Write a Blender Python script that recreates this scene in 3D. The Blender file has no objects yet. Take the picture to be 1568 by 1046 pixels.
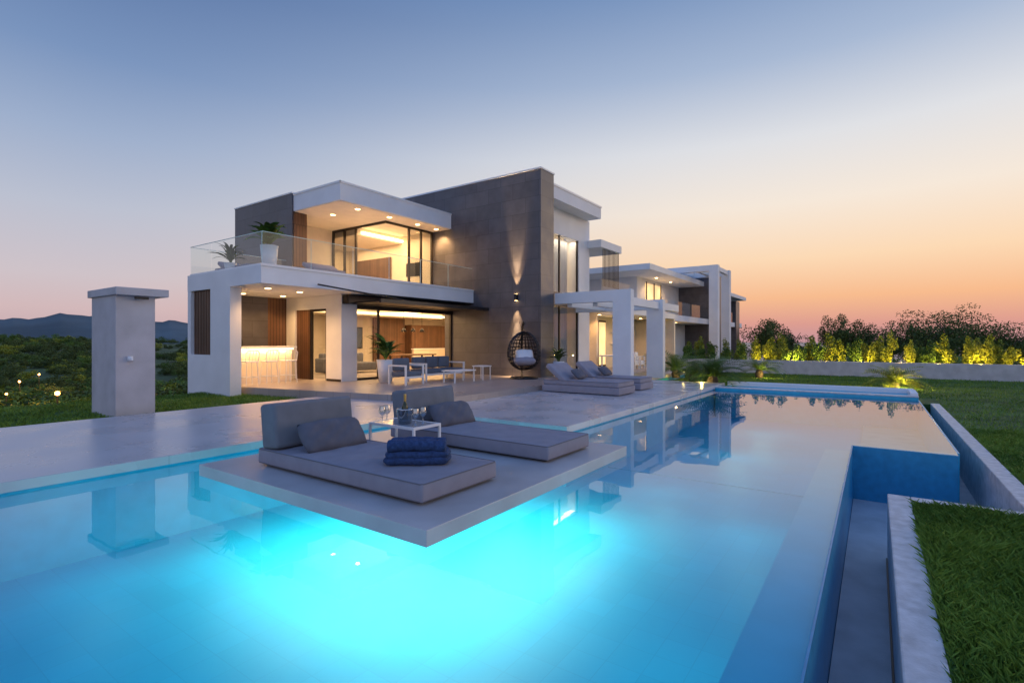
import bpy, bmesh, math, random
import numpy as np
from mathutils import Vector, Matrix
random.seed(4); rng=np.random.default_rng(7)
sc=bpy.context.scene
sc.view_settings.view_transform='Standard'; sc.view_settings.look='None'; sc.view_settings.exposure=0
COL=sc.collection
H=1.66
# ---------------------------------------------------------------- materials
def lin(c): return tuple(((v/255)/12.92 if v/255<=.04045 else ((v/255+.055)/1.055)**2.4) for v in c)+(1,)
MATS={}
def mat(name,col,rough=.6,metal=0,var=.12,scale=3.,bump=0.,bscale=60,emit=None,es=0,spec=.5,detail=5):
    m=bpy.data.materials.new(name); m.use_nodes=True; nt=m.node_tree; b=nt.nodes['Principled BSDF']
    b.inputs['Roughness'].default_value=rough; b.inputs['Metallic'].default_value=metal
    b.inputs['Specular IOR Level'].default_value=spec
    tc=nt.nodes.new('ShaderNodeTexCoord')
    n=nt.nodes.new('ShaderNodeTexNoise'); n.inputs['Scale'].default_value=scale; n.inputs['Detail'].default_value=detail
    nt.links.new(tc.outputs['Object'],n.inputs['Vector'])
    r=nt.nodes.new('ShaderNodeValToRGB')
    c=col
    r.color_ramp.elements[0].position=.3; r.color_ramp.elements[1].position=.7
    r.color_ramp.elements[0].color=tuple(v*(1-var) for v in c[:3])+(1,)
    r.color_ramp.elements[1].color=tuple(min(1,v*(1+var)) for v in c[:3])+(1,)
    nt.links.new(n.outputs['Fac'],r.inputs['Fac']); nt.links.new(r.outputs['Color'],b.inputs['Base Color'])
    if bump:
        n2=nt.nodes.new('ShaderNodeTexNoise'); n2.inputs['Scale'].default_value=bscale; n2.inputs['Detail'].default_value=4
        nt.links.new(tc.outputs['Object'],n2.inputs['Vector'])
        bp=nt.nodes.new('ShaderNodeBump'); bp.inputs['Strength'].default_value=bump; bp.inputs['Distance'].default_value=.01
        nt.links.new(n2.outputs['Fac'],bp.inputs['Height']); nt.links.new(bp.outputs['Normal'],b.inputs['Normal'])
    if emit:
        b.inputs['Emission Color'].default_value=tuple(emit)+(1,); b.inputs['Emission Strength'].default_value=es
    MATS[name]=m; return m
def tile_mat(name,col,mortar,w,h,rough=.5,horizontal=False,msize=.006,var=.2,offset=.5,nv=.2,nscale=2.2,rv=.05,ndet=8):
    m=bpy.data.materials.new(name); m.use_nodes=True; nt=m.node_tree; L=nt.links.new; b=nt.nodes['Principled BSDF']
    b.inputs['Roughness'].default_value=rough
    tc=nt.nodes.new('ShaderNodeTexCoord'); sx=nt.nodes.new('ShaderNodeSeparateXYZ'); L(tc.outputs['Object'],sx.inputs[0])
    cb=nt.nodes.new('ShaderNodeCombineXYZ')
    if horizontal: L(sx.outputs[0],cb.inputs[0]); L(sx.outputs[1],cb.inputs[1])
    else:
        a=nt.nodes.new('ShaderNodeMath'); a.operation='ADD'; L(sx.outputs[0],a.inputs[0]); L(sx.outputs[1],a.inputs[1])
        L(a.outputs[0],cb.inputs[0]); L(sx.outputs[2],cb.inputs[1])
    br=nt.nodes.new('ShaderNodeTexBrick'); L(cb.outputs[0],br.inputs['Vector'])
    br.offset=offset
    br.inputs['Scale'].default_value=1; br.inputs['Brick Width'].default_value=w; br.inputs['Row Height'].default_value=h
    br.inputs['Mortar Size'].default_value=msize; br.inputs['Mortar Smooth'].default_value=.1
    br.inputs['Color1'].default_value=tuple(v*(1-var) for v in col)+(1,); br.inputs['Color2'].default_value=tuple(v*(1+var) for v in col)+(1,)
    br.inputs['Mortar'].default_value=tuple(mortar)+(1,)
    n=nt.nodes.new('ShaderNodeTexNoise'); n.inputs['Scale'].default_value=nscale; n.inputs['Detail'].default_value=ndet
    L(tc.outputs['Object'],n.inputs['Vector'])
    mr=nt.nodes.new('ShaderNodeMapRange'); L(n.outputs['Fac'],mr.inputs[0]); mr.inputs[1].default_value=.3; mr.inputs[2].default_value=.7; mr.inputs[3].default_value=1-nv; mr.inputs[4].default_value=1+nv
    mx=nt.nodes.new('ShaderNodeVectorMath'); mx.operation='MULTIPLY'; L(br.outputs['Color'],mx.inputs[0]); L(mr.outputs[0],mx.inputs[1])
    L(mx.outputs[0],b.inputs['Base Color'])
    rr=nt.nodes.new('ShaderNodeMapRange'); L(n.outputs['Fac'],rr.inputs[0]); rr.inputs[1].default_value=.3; rr.inputs[2].default_value=.7; rr.inputs[3].default_value=max(.05,rough-rv); rr.inputs[4].default_value=rough+rv
    L(rr.outputs[0],b.inputs['Roughness'])
    return m
def glass_mat(name,tint,r0=.05,rough=0.0,bump=0,bscale=1.,power=5.):
    """thin sheet: tinted see-through + mirror reflection growing towards grazing angles (Schlick)"""
    m=bpy.data.materials.new(name); m.use_nodes=True; nt=m.node_tree; L=nt.links.new
    nt.nodes.remove(nt.nodes['Principled BSDF']); out=nt.nodes['Material Output']
    t=nt.nodes.new('ShaderNodeBsdfTransparent'); t.inputs[0].default_value=tuple(tint)+(1,)
    g=nt.nodes.new('ShaderNodeBsdfGlossy'); g.inputs['Roughness'].default_value=rough
    f=nt.nodes.new('ShaderNodeLayerWeight'); f.inputs['Blend'].default_value=.5
    p=nt.nodes.new('ShaderNodeMath'); p.operation='POWER'; L(f.outputs['Facing'],p.inputs[0]); p.inputs[1].default_value=power
    q=nt.nodes.new('ShaderNodeMath'); q.operation='MULTIPLY_ADD'; L(p.outputs[0],q.inputs[0]); q.inputs[1].default_value=.95-r0; q.inputs[2].default_value=r0
    mx=nt.nodes.new('ShaderNodeMixShader'); L(q.outputs[0],mx.inputs[0]); L(t.outputs[0],mx.inputs[1]); L(g.outputs[0],mx.inputs[2]); L(mx.outputs[0],out.inputs[0])
    if bump:
        tc=nt.nodes.new('ShaderNodeTexCoord')
        n=nt.nodes.new('ShaderNodeTexNoise'); n.inputs['Scale'].default_value=bscale; n.inputs['Detail'].default_value=2.5
        L(tc.outputs['Object'],n.inputs['Vector'])
        bp=nt.nodes.new('ShaderNodeBump'); bp.inputs['Strength'].default_value=1; bp.inputs['Distance'].default_value=bump
        L(n.outputs['Fac'],bp.inputs['Height']); L(bp.outputs['Normal'],g.inputs['Normal']); L(bp.outputs['Normal'],f.inputs['Normal'])
    return m
def leaf_mat(name,dark,light,ns=1.2):
    m=bpy.data.materials.new(name); m.use_nodes=True; nt=m.node_tree; L=nt.links.new; b=nt.nodes['Principled BSDF']
    b.inputs['Roughness'].default_value=.6; b.inputs['Specular IOR Level'].default_value=.2
    g=nt.nodes.new('ShaderNodeNewGeometry'); oi=nt.nodes.new('ShaderNodeObjectInfo')
    r=nt.nodes.new('ShaderNodeValToRGB'); r.color_ramp.elements[0].color=tuple(dark)+(1,); r.color_ramp.elements[1].color=tuple(light)+(1,)
    tc=nt.nodes.new('ShaderNodeTexCoord'); n=nt.nodes.new('ShaderNodeTexNoise'); n.inputs['Scale'].default_value=ns; n.inputs['Detail'].default_value=4; L(tc.outputs['Object'],n.inputs['Vector'])
    a=nt.nodes.new('ShaderNodeMath'); a.operation='MULTIPLY_ADD'; L(g.outputs['Random Per Island'],a.inputs[0]); a.inputs[1].default_value=.55
    s=nt.nodes.new('ShaderNodeMath'); s.operation='MULTIPLY_ADD'; L(n.outputs['Fac'],s.inputs[0]); s.inputs[1].default_value=1.5; s.inputs[2].default_value=-.65
    s2=nt.nodes.new('ShaderNodeMath'); s2.operation='MULTIPLY_ADD'; L(oi.outputs['Random'],s2.inputs[0]); s2.inputs[1].default_value=.35; L(s.outputs[0],s2.inputs[2])
    L(s2.outputs[0],a.inputs[2]); L(a.outputs[0],r.inputs[0]); L(r.outputs[0],b.inputs['Base Color'])
    return m
white=mat('white_render',(.78,.79,.81),.75,var=.05,scale=1.2,bump=.15,bscale=120)
cream=mat('cream_plaster',(.74,.65,.53),.7,var=.05)
dark=tile_mat('dark_stone_tiles',(.092,.088,.10),(.035,.035,.038),1.2,.6,.42,var=.13)
wood=tile_mat('wood_cladding',(.13,.065,.036),(.02,.011,.008),.12,6,.45,msize=.008)
deckm=tile_mat('deck_concrete',(.50,.475,.49),(.40,.38,.39),3.0,3.0,.29,horizontal=True,msize=.006,var=.025,nv=.11,nscale=1.1,rv=.06,ndet=9,offset=0)
islm=tile_mat('island_concrete',(.46,.44,.44),(.45,.43,.43),9.0,9.0,.36,horizontal=True,msize=.002,var=.01,nv=.14,nscale=1.8,rv=.05,ndet=9)
terr=tile_mat('terrace_tiles',(.36,.315,.295),(.22,.19,.18),1.2,.6,.3,horizontal=True,msize=.006,var=.05,nv=.08,nscale=.8,rv=.03,ndet=5)
conc=mat('grey_concrete',(.5,.5,.51),.6,var=.14,scale=3,bump=.3)
wallc=mat('shower_concrete',(.44,.44,.475),.7,var=.12,scale=2.0,bump=.3,detail=9)
kerbm=mat('kerb_stone',(.56,.545,.56),.5,var=.22,scale=9,bump=.3)
metal=mat('black_metal',(.02,.02,.022),.4,.3,var=.1)
bronze=mat('dark_window_frame',(.04,.032,.028),.4,.4,var=.1)
wmetal=mat('white_metal',(.8,.8,.8),.35,var=.02)
gfab=mat('grey_fabric',(.285,.275,.325),.9,var=.08,scale=5,bump=.6,bscale=300)
bfab=mat('slate_fabric',(.17,.185,.215),.9,var=.08,scale=6,bump=.5,bscale=300)
dfab=mat('charcoal_fabric',(.115,.12,.15),.9,var=.12,scale=6,bump=.5,bscale=300)
piping=mat('piping',(.15,.145,.17),.8)
navy=mat('navy_towel',(.03,.065,.17),.95,var=.35,scale=30,bump=1,bscale=220)
bluefab=mat('blue_grey_fabric',(.12,.145,.185),.9)
ptile=tile_mat('pool_tiles',(.012,.43,.61),(.010,.385,.56),.3,.3,.5,horizontal=True,msize=.004,var=.03,offset=0,nv=.05,nscale=.8,ndet=3)
ptilew=mat('pool_wall_tiles',(.015,.38,.58),.35,var=.08,scale=5)
ptileb=mat('pool_glass_mosaic',(.02,.26,.48),.3,var=.12,scale=9)
coping=mat('pool_coping',(.03,.46,.62),.4,var=.05)
water=glass_mat('pool_water',(.62,.96,1.0),.018,.010,.0018,1.3,4.3)
glass=glass_mat('clear_glass',(.90,.95,.95),.09)
pane=glass_mat('window_pane',(.66,.68,.68),.08)
warmE=mat('warm_led',(1,.7,.35),.5,emit=(1,.62,.26),es=12,var=0)
coveE=mat('cove_led',(1,.8,.5),.5,emit=(1,.70,.33),es=5,var=0)
glowE=mat('lit_room',(1,.8,.5),.5,emit=(1,.60,.27),es=.9,var=.3,scale=1)
lawn=mat('lawn_soil',(.06,.12,.024),.95,var=.6,scale=.9,bump=1,bscale=90,detail=12)
bladeM=leaf_mat('grass_blades',(.032,.10,.010),(.22,.34,.05),.7)
leafD=leaf_mat('foliage_dark',(.025,.05,.014),(.13,.18,.045))
leafG=leaf_mat('foliage_green',(.03,.075,.016),(.16,.27,.05))
leafY=leaf_mat('foliage_yellow',(.09,.15,.016),(.40,.42,.05))
bark=mat('bark',(.09,.065,.045),.9,var=.4,scale=12,bump=1)
tland=mat('scrub_ground',(.075,.10,.03),.95,var=.6,scale=.06,bump=1,bscale=3,detail=12)
farhill=mat('hill_far',(.075,.115,.135),1,var=.3,scale=.01)  # bluish distance haze is put into the hill colour
seam=mat('sea_water',(.16,.17,.22),.35,var=.05,scale=.01)
potm=mat('white_pot',(.74,.75,.77),.4,var=.02)
# ---------------------------------------------------------------- helpers
def empty(name):
    e=bpy.data.objects.new(name,None); COL.objects.link(e); e.empty_display_size=.2; return e
def newobj(name,me,m=None,parent=None,smooth=False):
    o=bpy.data.objects.new(name,me); COL.objects.link(o)
    if m is not None:
        me.materials.clear(); me.materials.append(m)
    if parent: o.parent=parent
    if smooth:
        me.polygons.foreach_set('use_smooth',[True]*len(me.polygons))
    return o
def box(name,x0,x1,y0,y1,z0,z1,m,parent=None,bevel=0.0,seg=2,rot=None):
    cx,cy,cz=(x0+x1)/2,(y0+y1)/2,(z0+z1)/2; bm=bmesh.new(); bmesh.ops.create_cube(bm,size=1)
    for v in bm.verts: v.co=Vector((v.co.x*(x1-x0),v.co.y*(y1-y0),v.co.z*(z1-z0)))
    if rot is not None: bmesh.ops.rotate(bm,verts=bm.verts,cent=(0,0,0),matrix=rot)
    bmesh.ops.translate(bm,verts=bm.verts,vec=(cx,cy,cz))
    me=bpy.data.meshes.new(name); bm.to_mesh(me); bm.free()
    o=newobj(name,me,m,parent)
    if bevel:
        b=o.modifiers.new('b','BEVEL'); b.width=bevel; b.segments=seg
        if seg>2: me.polygons.foreach_set('use_smooth',[True]*len(me.polygons))
    return o
def sheet(name,a,b,z0,z1,m,parent=None):
    me=bpy.data.meshes.new(name); me.from_pydata([(a[0],a[1],z0),(b[0],b[1],z0),(b[0],b[1],z1),(a[0],a[1],z1)],[],[(0,1,2,3)]); return newobj(name,me,m,parent)
def prism(name,pts,z0,z1,m,parent=None):
    bm=bmesh.new(); vs=[bm.verts.new((x,y,z1)) for x,y in pts]; f=bm.faces.new(vs); f.normal_update()
    if f.normal.z<0: bmesh.ops.reverse_faces(bm,faces=[f])
    if z1>z0:
        r=bmesh.ops.extrude_face_region(bm,geom=[f]); 
        for v in [g for g in r['geom'] if isinstance(g,bmesh.types.BMVert)]: v.co.z=z0
        bmesh.ops.recalc_face_normals(bm,faces=bm.faces)
    me=bpy.data.meshes.new(name); bm.to_mesh(me); bm.free(); return newobj(name,me,m,parent)
def tube(name,pts,r,m,parent=None,cyclic=False,res=3):
    cu=bpy.data.curves.new(name,'CURVE'); cu.dimensions='3D'; cu.bevel_depth=r; cu.bevel_resolution=res
    s=cu.splines.new('POLY'); s.points.add(len(pts)-1)
    for p,q in zip(s.points,pts): p.co=(*q,1)
    s.use_cyclic_u=cyclic
    o=bpy.data.objects.new(name,cu); COL.objects.link(o); cu.materials.append(m)
    if parent: o.parent=parent
    return o
def lathe(name,prof,loc,m,parent=None,seg=24):
    vs=[];fs=[]
    for r,z in prof:
        for i in range(seg):
            a=2*math.pi*i/seg; vs.append((loc[0]+r*math.cos(a),loc[1]+r*math.sin(a),loc[2]+z))
    for k in range(len(prof)-1):
        for i in range(seg):
            j=(i+1)%seg; fs.append((k*seg+i,k*seg+j,(k+1)*seg+j,(k+1)*seg+i))
    me=bpy.data.meshes.new(name); me.from_pydata(vs,[],fs); return newobj(name,me,m,parent,True)
def npmesh(name,V,k,m,parent=None):
    n=len(V); me=bpy.data.meshes.new(name); me.vertices.add(n); me.vertices.foreach_set('co',np.asarray(V,dtype=np.float32).ravel())
    nf=n//k; me.loops.add(n); me.loops.foreach_set('vertex_index',np.arange(n,dtype=np.int32)); me.polygons.add(nf)
    me.polygons.foreach_set('loop_start',np.arange(0,n,k,dtype=np.int32)); me.update(calc_edges=True); me.validate()
    return newobj(name,me,m,parent)
def leaves(cent,rad,n,size,clumps=14,inner=.35,spread=(.2,.42)):
    cent=np.array(cent); rad=np.array(rad,float)
    d=rng.normal(size=(clumps,3)); d/=np.linalg.norm(d,axis=1)[:,None]
    cc=d*(rng.uniform(inner,.95,(clumps,1)))*rad; cs=rng.uniform(spread[0],spread[1],(clumps,1))
    idx=rng.integers(0,clumps,n); dd=rng.normal(size=(n,3)); dd/=np.linalg.norm(dd,axis=1)[:,None]
    p=cc[idx]+dd*cs[idx]*rad*(rng.uniform(.2,1,(n,1))**.5)
    p+=cent
    a=rng.normal(size=(n,3)); a/=np.linalg.norm(a,axis=1)[:,None]; b=rng.normal(size=(n,3)); b=np.cross(a,b); b/=np.linalg.norm(b,axis=1)[:,None]
    s=size*rng.uniform(.6,1.4,(n,1)); a=a*s; b=b*s*.45
    return np.stack([p-a,p+b,p+a,p-b],1).reshape(-1,3)
def area(name,loc,size,power,col,rot=(0,0,0),sy=None,parent=None):
    l=bpy.data.lights.new(name,'AREA'); l.energy=power; l.color=col; l.size=size
    if sy: l.shape='RECTANGLE'; l.size_y=sy
    o=bpy.data.objects.new(name,l); o.location=loc; o.rotation_euler=rot; COL.objects.link(o)
    if parent: o.parent=parent
    return o
def point(name,loc,power,col,r=.05,parent=None):
    l=bpy.data.lights.new(name,'POINT'); l.energy=power; l.color=col; l.shadow_soft_size=r
    o=bpy.data.objects.new(name,l); o.location=loc; COL.objects.link(o)
    if parent: o.parent=parent
    return o
def spot(name,loc,power,col,ang,direction=(0,0,-1),blend=.6,r=.03,parent=None):
    l=bpy.data.lights.new(name,'SPOT'); l.energy=power; l.color=col; l.spot_size=math.radians(ang); l.spot_blend=blend; l.shadow_soft_size=r
    o=bpy.data.objects.new(name,l); o.location=loc; o.rotation_euler=Vector(direction).to_track_quat('-Z','Y').to_euler(); COL.objects.link(o)
    if parent: o.parent=parent
    return o
WARM=(1,.54,.20)
def downlight(p,x,y,z,power=90):
    lathe('downlight_lens',[(0.0,-.012),(.075,-.012),(.09,-.004),(.09,0)],(x,y,z),warmE,p,12)
    spot('downlight_lamp',(x,y,z-.05),power,WARM,140,(0,0,-1),.8,.05,p)
# ---------------------------------------------------------------- camera
cam=bpy.data.cameras.new('camera'); co=bpy.data.objects.new('camera',cam); COL.objects.link(co); sc.camera=co
co.location=(0,0,H); co.rotation_euler=(math.radians(90),0,math.radians(-54.9)); cam.lens=18.14; cam.sensor_width=36; cam.clip_end=20000; cam.clip_start=.05
# ---------------------------------------------------------------- world
w=bpy.data.worlds.new('World'); sc.world=w; w.use_nodes=True; nt=w.node_tree; L=nt.links.new
bg=nt.nodes['Background']; tc=nt.nodes.new('ShaderNodeTexCoord'); sx=nt.nodes.new('ShaderNodeSeparateXYZ'); L(tc.outputs['Generated'],sx.inputs[0])
def ramp(stops):
    r=nt.nodes.new('ShaderNodeValToRGB'); cr=r.color_ramp
    while len(cr.elements)<len(stops): cr.elements.new(.5)
    for e,(p,c) in zip(cr.elements,stops): e.position=p; e.color=lin(c)
    L(sx.outputs[2],r.inputs[0]); return r
rs=ramp([(0,(196,148,154)),(.03,(220,156,144)),(.075,(247,187,142)),(.14,(252,217,180)),(.23,(246,232,217)),(.33,(224,225,229)),(.44,(168,185,212)),(.56,(118,147,190)),(1,(80,115,170))])
ra=ramp([(0,(194,166,172)),(.05,(210,184,186)),(.1,(206,194,200)),(.2,(187,192,208)),(.3,(158,175,204)),(.4,(122,148,189)),(.52,(93,121,168)),(1,(70,105,165))])
sd=(math.cos(math.radians(-14)),math.sin(math.radians(-14)),0)
hn=nt.nodes.new('ShaderNodeVectorMath'); hn.operation='MULTIPLY'; hn.inputs[1].default_value=(1,1,0); L(tc.outputs['Generated'],hn.inputs[0])
nn=nt.nodes.new('ShaderNodeVectorMath'); nn.operation='NORMALIZE'; L(hn.outputs[0],nn.inputs[0])
def dot(v):
    dt=nt.nodes.new('ShaderNodeVectorMath'); dt.operation='DOT_PRODUCT'; L(nn.outputs[0],dt.inputs[0]); dt.inputs[1].default_value=v; return dt.outputs['Value']
def mrange(src,a,b,c,d):
    mr=nt.nodes.new('ShaderNodeMapRange'); mr.interpolation_type='SMOOTHSTEP'; L(src,mr.inputs[0])
    for i_,v in zip((1,2,3,4),(a,b,c,d)): mr.inputs[i_].default_value=v
    return mr.outputs[0]
mx=nt.nodes.new('ShaderNodeMix'); mx.data_type='RGBA'; L(mrange(dot(sd),0,1,0,1),mx.inputs[0]); L(ra.outputs[0],mx.inputs[6]); L(rs.outputs[0],mx.inputs[7])
bo=nt.nodes.new('ShaderNodeMath'); bo.operation='MULTIPLY'; L(mrange(dot((-.818,-.575,0)),-.35,.6,1,1.5),bo.inputs[0]); L(mrange(sx.outputs[2],.58,.85,1,1.4),bo.inputs[1])  # extra sky brightness added behind the camera and overhead to light the facades
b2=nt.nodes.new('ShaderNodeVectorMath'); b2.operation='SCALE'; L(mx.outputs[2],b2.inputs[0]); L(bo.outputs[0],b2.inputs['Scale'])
sky=nt.nodes.new('ShaderNodeTexSky'); sky.sky_type='NISHITA'; sky.sun_disc=False; sky.sun_elevation=math.radians(1.5); sky.sun_rotation=math.radians(128)
sm=nt.nodes.new('ShaderNodeVectorMath'); sm.operation='SCALE'; L(sky.outputs[0],sm.inputs[0]); sm.inputs['Scale'].default_value=.003
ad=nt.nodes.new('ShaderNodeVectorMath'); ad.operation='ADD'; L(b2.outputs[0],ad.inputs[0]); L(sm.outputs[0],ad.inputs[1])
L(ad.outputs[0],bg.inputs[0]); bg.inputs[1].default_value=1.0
sl=bpy.data.lights.new('sun','SUN'); sl.energy=.4; sl.angle=math.radians(12); sl.color=(1,.72,.5)
so=bpy.data.objects.new('sun',sl); COL.objects.link(so); so.rotation_euler=Vector((-math.cos(math.radians(-38)),-math.sin(math.radians(-38)),-.15)).to_track_quat('-Z','Y').to_euler()
# ---------------------------------------------------------------- terrain
def smooth(a,b,x):
    t=np.clip((x-a)/(b-a),0,1); return t*t*(3-2*t)
def terr_h(x,y):
    x=np.asarray(x,float); y=np.asarray(y,float)
    h=-1.6+0*x
    h=h-3.4*smooth(18,45,y)-6*smooth(45,130,y)
    roll=np.sin(x*.021+1.3)*np.cos(y*.017+.4)*1.6+np.sin(x*.06+y*.043)*.6
    h=h+roll*smooth(60,140,np.hypot(x,y))
    ridge=12*smooth(170,560,y)*(0.75+.25*np.sin(x*.011+.8)+.12*np.sin(x*.033))
    h=h+ridge
    f=smooth(62,150,x-.55*np.maximum(y,0))
    return h*(1-f)+(-45)*f
t=np.linspace(-1,1,150); g=np.sinh(t*6.2)/np.sinh(6.2)*6000
X,Y=np.meshgrid(g,g,indexing='ij'); Z=terr_h(X,Y)
n=len(g); vs=np.stack([X,Y,Z],-1).reshape(-1,3)
i,j=np.meshgrid(np.arange(n-1),np.arange(n-1),indexing='ij'); a=(i*n+j).ravel()
fs=np.stack([a,a+n,a+n+1,a+1],1)
me=bpy.data.meshes.new('ground'); me.from_pydata(vs.tolist(),[],fs.tolist()); newobj('ground',me,tland,None,True)
prism('sea',[(-9000,-12000),(15000,-12000),(15000,9000),(-9000,9000)],-25,-25,seam)
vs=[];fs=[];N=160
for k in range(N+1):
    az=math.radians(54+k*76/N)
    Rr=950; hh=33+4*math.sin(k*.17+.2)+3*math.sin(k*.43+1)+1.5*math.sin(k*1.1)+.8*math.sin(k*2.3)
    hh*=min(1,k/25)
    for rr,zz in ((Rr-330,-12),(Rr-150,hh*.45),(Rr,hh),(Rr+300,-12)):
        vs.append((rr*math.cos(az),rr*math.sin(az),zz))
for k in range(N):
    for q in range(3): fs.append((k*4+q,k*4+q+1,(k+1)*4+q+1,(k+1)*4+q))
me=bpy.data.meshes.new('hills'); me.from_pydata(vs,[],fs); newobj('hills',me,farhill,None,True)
# ---------------------------------------------------------------- lawn, deck, pool
lw=empty('lawn')
box('lawn_near',-20,7.2,-45,-.32,-1.5,-.13,lawn,lw); box('lawn_right',7.2,31.6,-45,-1.5,-1.5,-.131,lawn,lw)
box('lawn_far',20.66,31.6,-1.5,7.69,-1.5,-.132,lawn,lw); box('lawn_side',18.9,20.66,-1.5,-1.04,-1.5,-.133,lawn,lw)
box('lawn_left',-25,8.35,12.6,17.2,-1.5,.06,lawn,lw)
prism('lawn_back',[(26,7.7),(31.6,7.7),(31.6,30),(26,30)],-1.5,.02,lawn,lw)
dk=empty('pool_deck')
box('deck_left',-20,26,7.7,12.6,.02,.14,deckm,dk,.008); box('deck_right',8.1,20.0,4.5,7.698,.021,.139,deckm,dk,.008)
box('deck_left_base',-20,26,7.74,12.58,-1.5,.02,ptilew,dk); box('deck_right_base',8.14,20,4.54,7.74,-1.5,.0205,ptilew,dk)
pl=empty('swimming_pool')
FZ=-.95
box('pool_floor',-14,9.9,.4,7.8,-1.3,FZ,ptile,pl); box('pool_floor_far',9.95,18.6,-1.0,7.8,-1.3,FZ-.001,ptile,pl)
box('overflow_wall',-14,9.9,.3,.66,-1.29,-.10,coping,pl); box('pool_end_wall',9.9,10.1,-1.0,.3,-1.2,-.012,ptileb,pl)
box('overflow_face',-14,9.898,.285,.299,-1.2,-.005,ptileb,pl)
box('right_wall',10.1,18.6,-1.035,-1.002,-1.2,-.005,ptilew,pl)
box('far_wall',18.6,18.9,-1.02,4.5,-1.2,.065,ptilew,pl)
box('far_coping',18.58,18.95,-1.03,4.5,.065,.10,kerbm,pl,.01)
box('spa_wall_back',20.4,20.65,-1.0,4.5,-1.2,.17,white,pl,.01); box('spa_floor',18.9,20.4,-.98,4.5,-1.2,.02,ptile,pl)
box('spa_side',18.95,20.4,-1.03,-.85,-1.2,.16,white,pl,.01)
wv=[(-14,.301,0),(8.14,.301,0),(8.14,7.74,0),(-14,7.74,0),(8.14,.301,0),(9.9,.301,0),(9.9,4.54,0),(8.14,4.54,0),(9.9,-1.0,0),(18.599,-1.0,0),(18.599,4.54,0),(9.9,4.54,0)]
me=bpy.data.meshes.new('water'); me.from_pydata(wv,[],[(0,1,2,3),(4,5,6,7),(8,9,10,11)]); newobj('water',me,water)
ch=empty('overflow_channel')
box('channel_floor',-14,18.6,-1.3,.28,-1.1,-.852,conc,ch)
box('kerb_long',-14,7.4,-.33,-.12,-1.1,-.1,kerbm,ch,.012); box('kerb_cross',7.19,7.4,-1.5,-.331,-1.1,-.099,kerbm,ch,.012)
box('kerb_lawn',7.401,18.9,-1.5,-1.3,-1.1,-.101,kerbm,ch,.012)
box('channel_lining',-14,7.2,-.118,-.105,-.84,-.78,metal,ch)
isl=empty('pool_island')
box('island_slab',3.0,7.1,2.95,6.85,0.0,.14,islm,isl,.006)
box('island_pier',5.6,6.4,5.0,5.8,-1.05,-.001,ptile,isl)
CY=(1,.94,.76)
area('underwater_led_panel',(5.05,4.9,-.02),3.8,210,CY,(0,0,0),3.6,isl)
area('underwater_strip_w',(3.12,4.9,-.03),.10,14,(1,.97,.8),(0,0,0),3.7,isl); area('underwater_strip_s',(5.05,3.07,-.03),3.9,14,(1,.97,.8),(0,0,0),.10,isl)
for q,(x,y,pw) in enumerate(((-1,6.2,8),(2,6.8,6),(8.8,3.0,6),(12.5,2.6,9),(16,2.6,8),(4,1.3,4),(7.5,1.4,6),(0,1.8,4),(1,4.0,4),(-3,3.5,7))):
    point('underwater_lamp',(x,y,-.3),pw,(.5,1,.98),.3,pl)
te=prism('terrace',[(7.87,17.965),(7.87,16.2),(9.3,8.45),(26,8.45),(26,24),(10.93,24),(10.93,17.965)],-.5,.3,terr)
# ---------------------------------------------------------------- main villa
V=empty('modern_villa')
def B(n,*a,**k): return box(n,*a,V,**k)
B('dark_wall_lower',16.58,17.54,10.32,15.2,.3,3.25,dark); B('dark_wall_upper',16.58,17.54,10.32,22,3.25,8.2,dark)
B('dark_wall_coping',16.55,17.57,10.29,22.02,8.2,8.26,wmetal)
B('dark_roof_mass',17.54,22,15,22,6.5,8.19,dark)
B('corner_pier',10.92,11.56,14.7,15.55,.3,3.25,white); B('side_lintel',10.92,11.2,15.55,17.4,2.8,3.25,white); B('side_wall',10.92,11.2,17.4,22,.3,3.25,white)
B('door_panel',10.98,11.04,16.55,17.4,.3,2.8,wood); sheet('door_glass',(11.0,15.62),(11.0,16.5),.35,2.75,pane,V)
for y in (15.55,16.48): B('door_frame',10.95,11.06,y,y+.07,.3,2.8,bronze)
B('door_frame_top',10.95,11.06,15.62,16.48,2.72,2.8,bronze)
B('first_floor_slab',7.53,16.575,13.6,17.97,3.25,3.75,white); B('first_floor_rear',10.93,16.575,17.97,22.2,3.251,3.749,white)
B('slab_drip',7.50,16.57,13.57,13.6,3.72,3.78,wmetal)
B('slab_right',17.54,24,11.45,22.2,3.25,3.75,white)
B('skirt',10.9,10.92,14.72,15.5,.3,.38,bronze)
B('side_column',7.53,7.86,15.28,16.46,-.1,3.249,white); B('side_low_wall',7.532,7.86,16.46,17.75,-.1,1.25,white)
B('side_rear_column',7.533,7.86,17.75,17.96,-.1,3.249,white)
for k in range(12): B('slat',7.62,7.7,16.5+k*.105,16.56+k*.105,1.25,3.25,wood)
B('slat_back',7.72,7.74,16.46,17.75,1.25,3.25,bronze)
B('bar_back_wall',7.86,10.2,17.97,18.2,.3,3.7,dark); B('bar_wood_wall',10.2,10.92,17.97,18.2,.3,3.25,wood)
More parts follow.
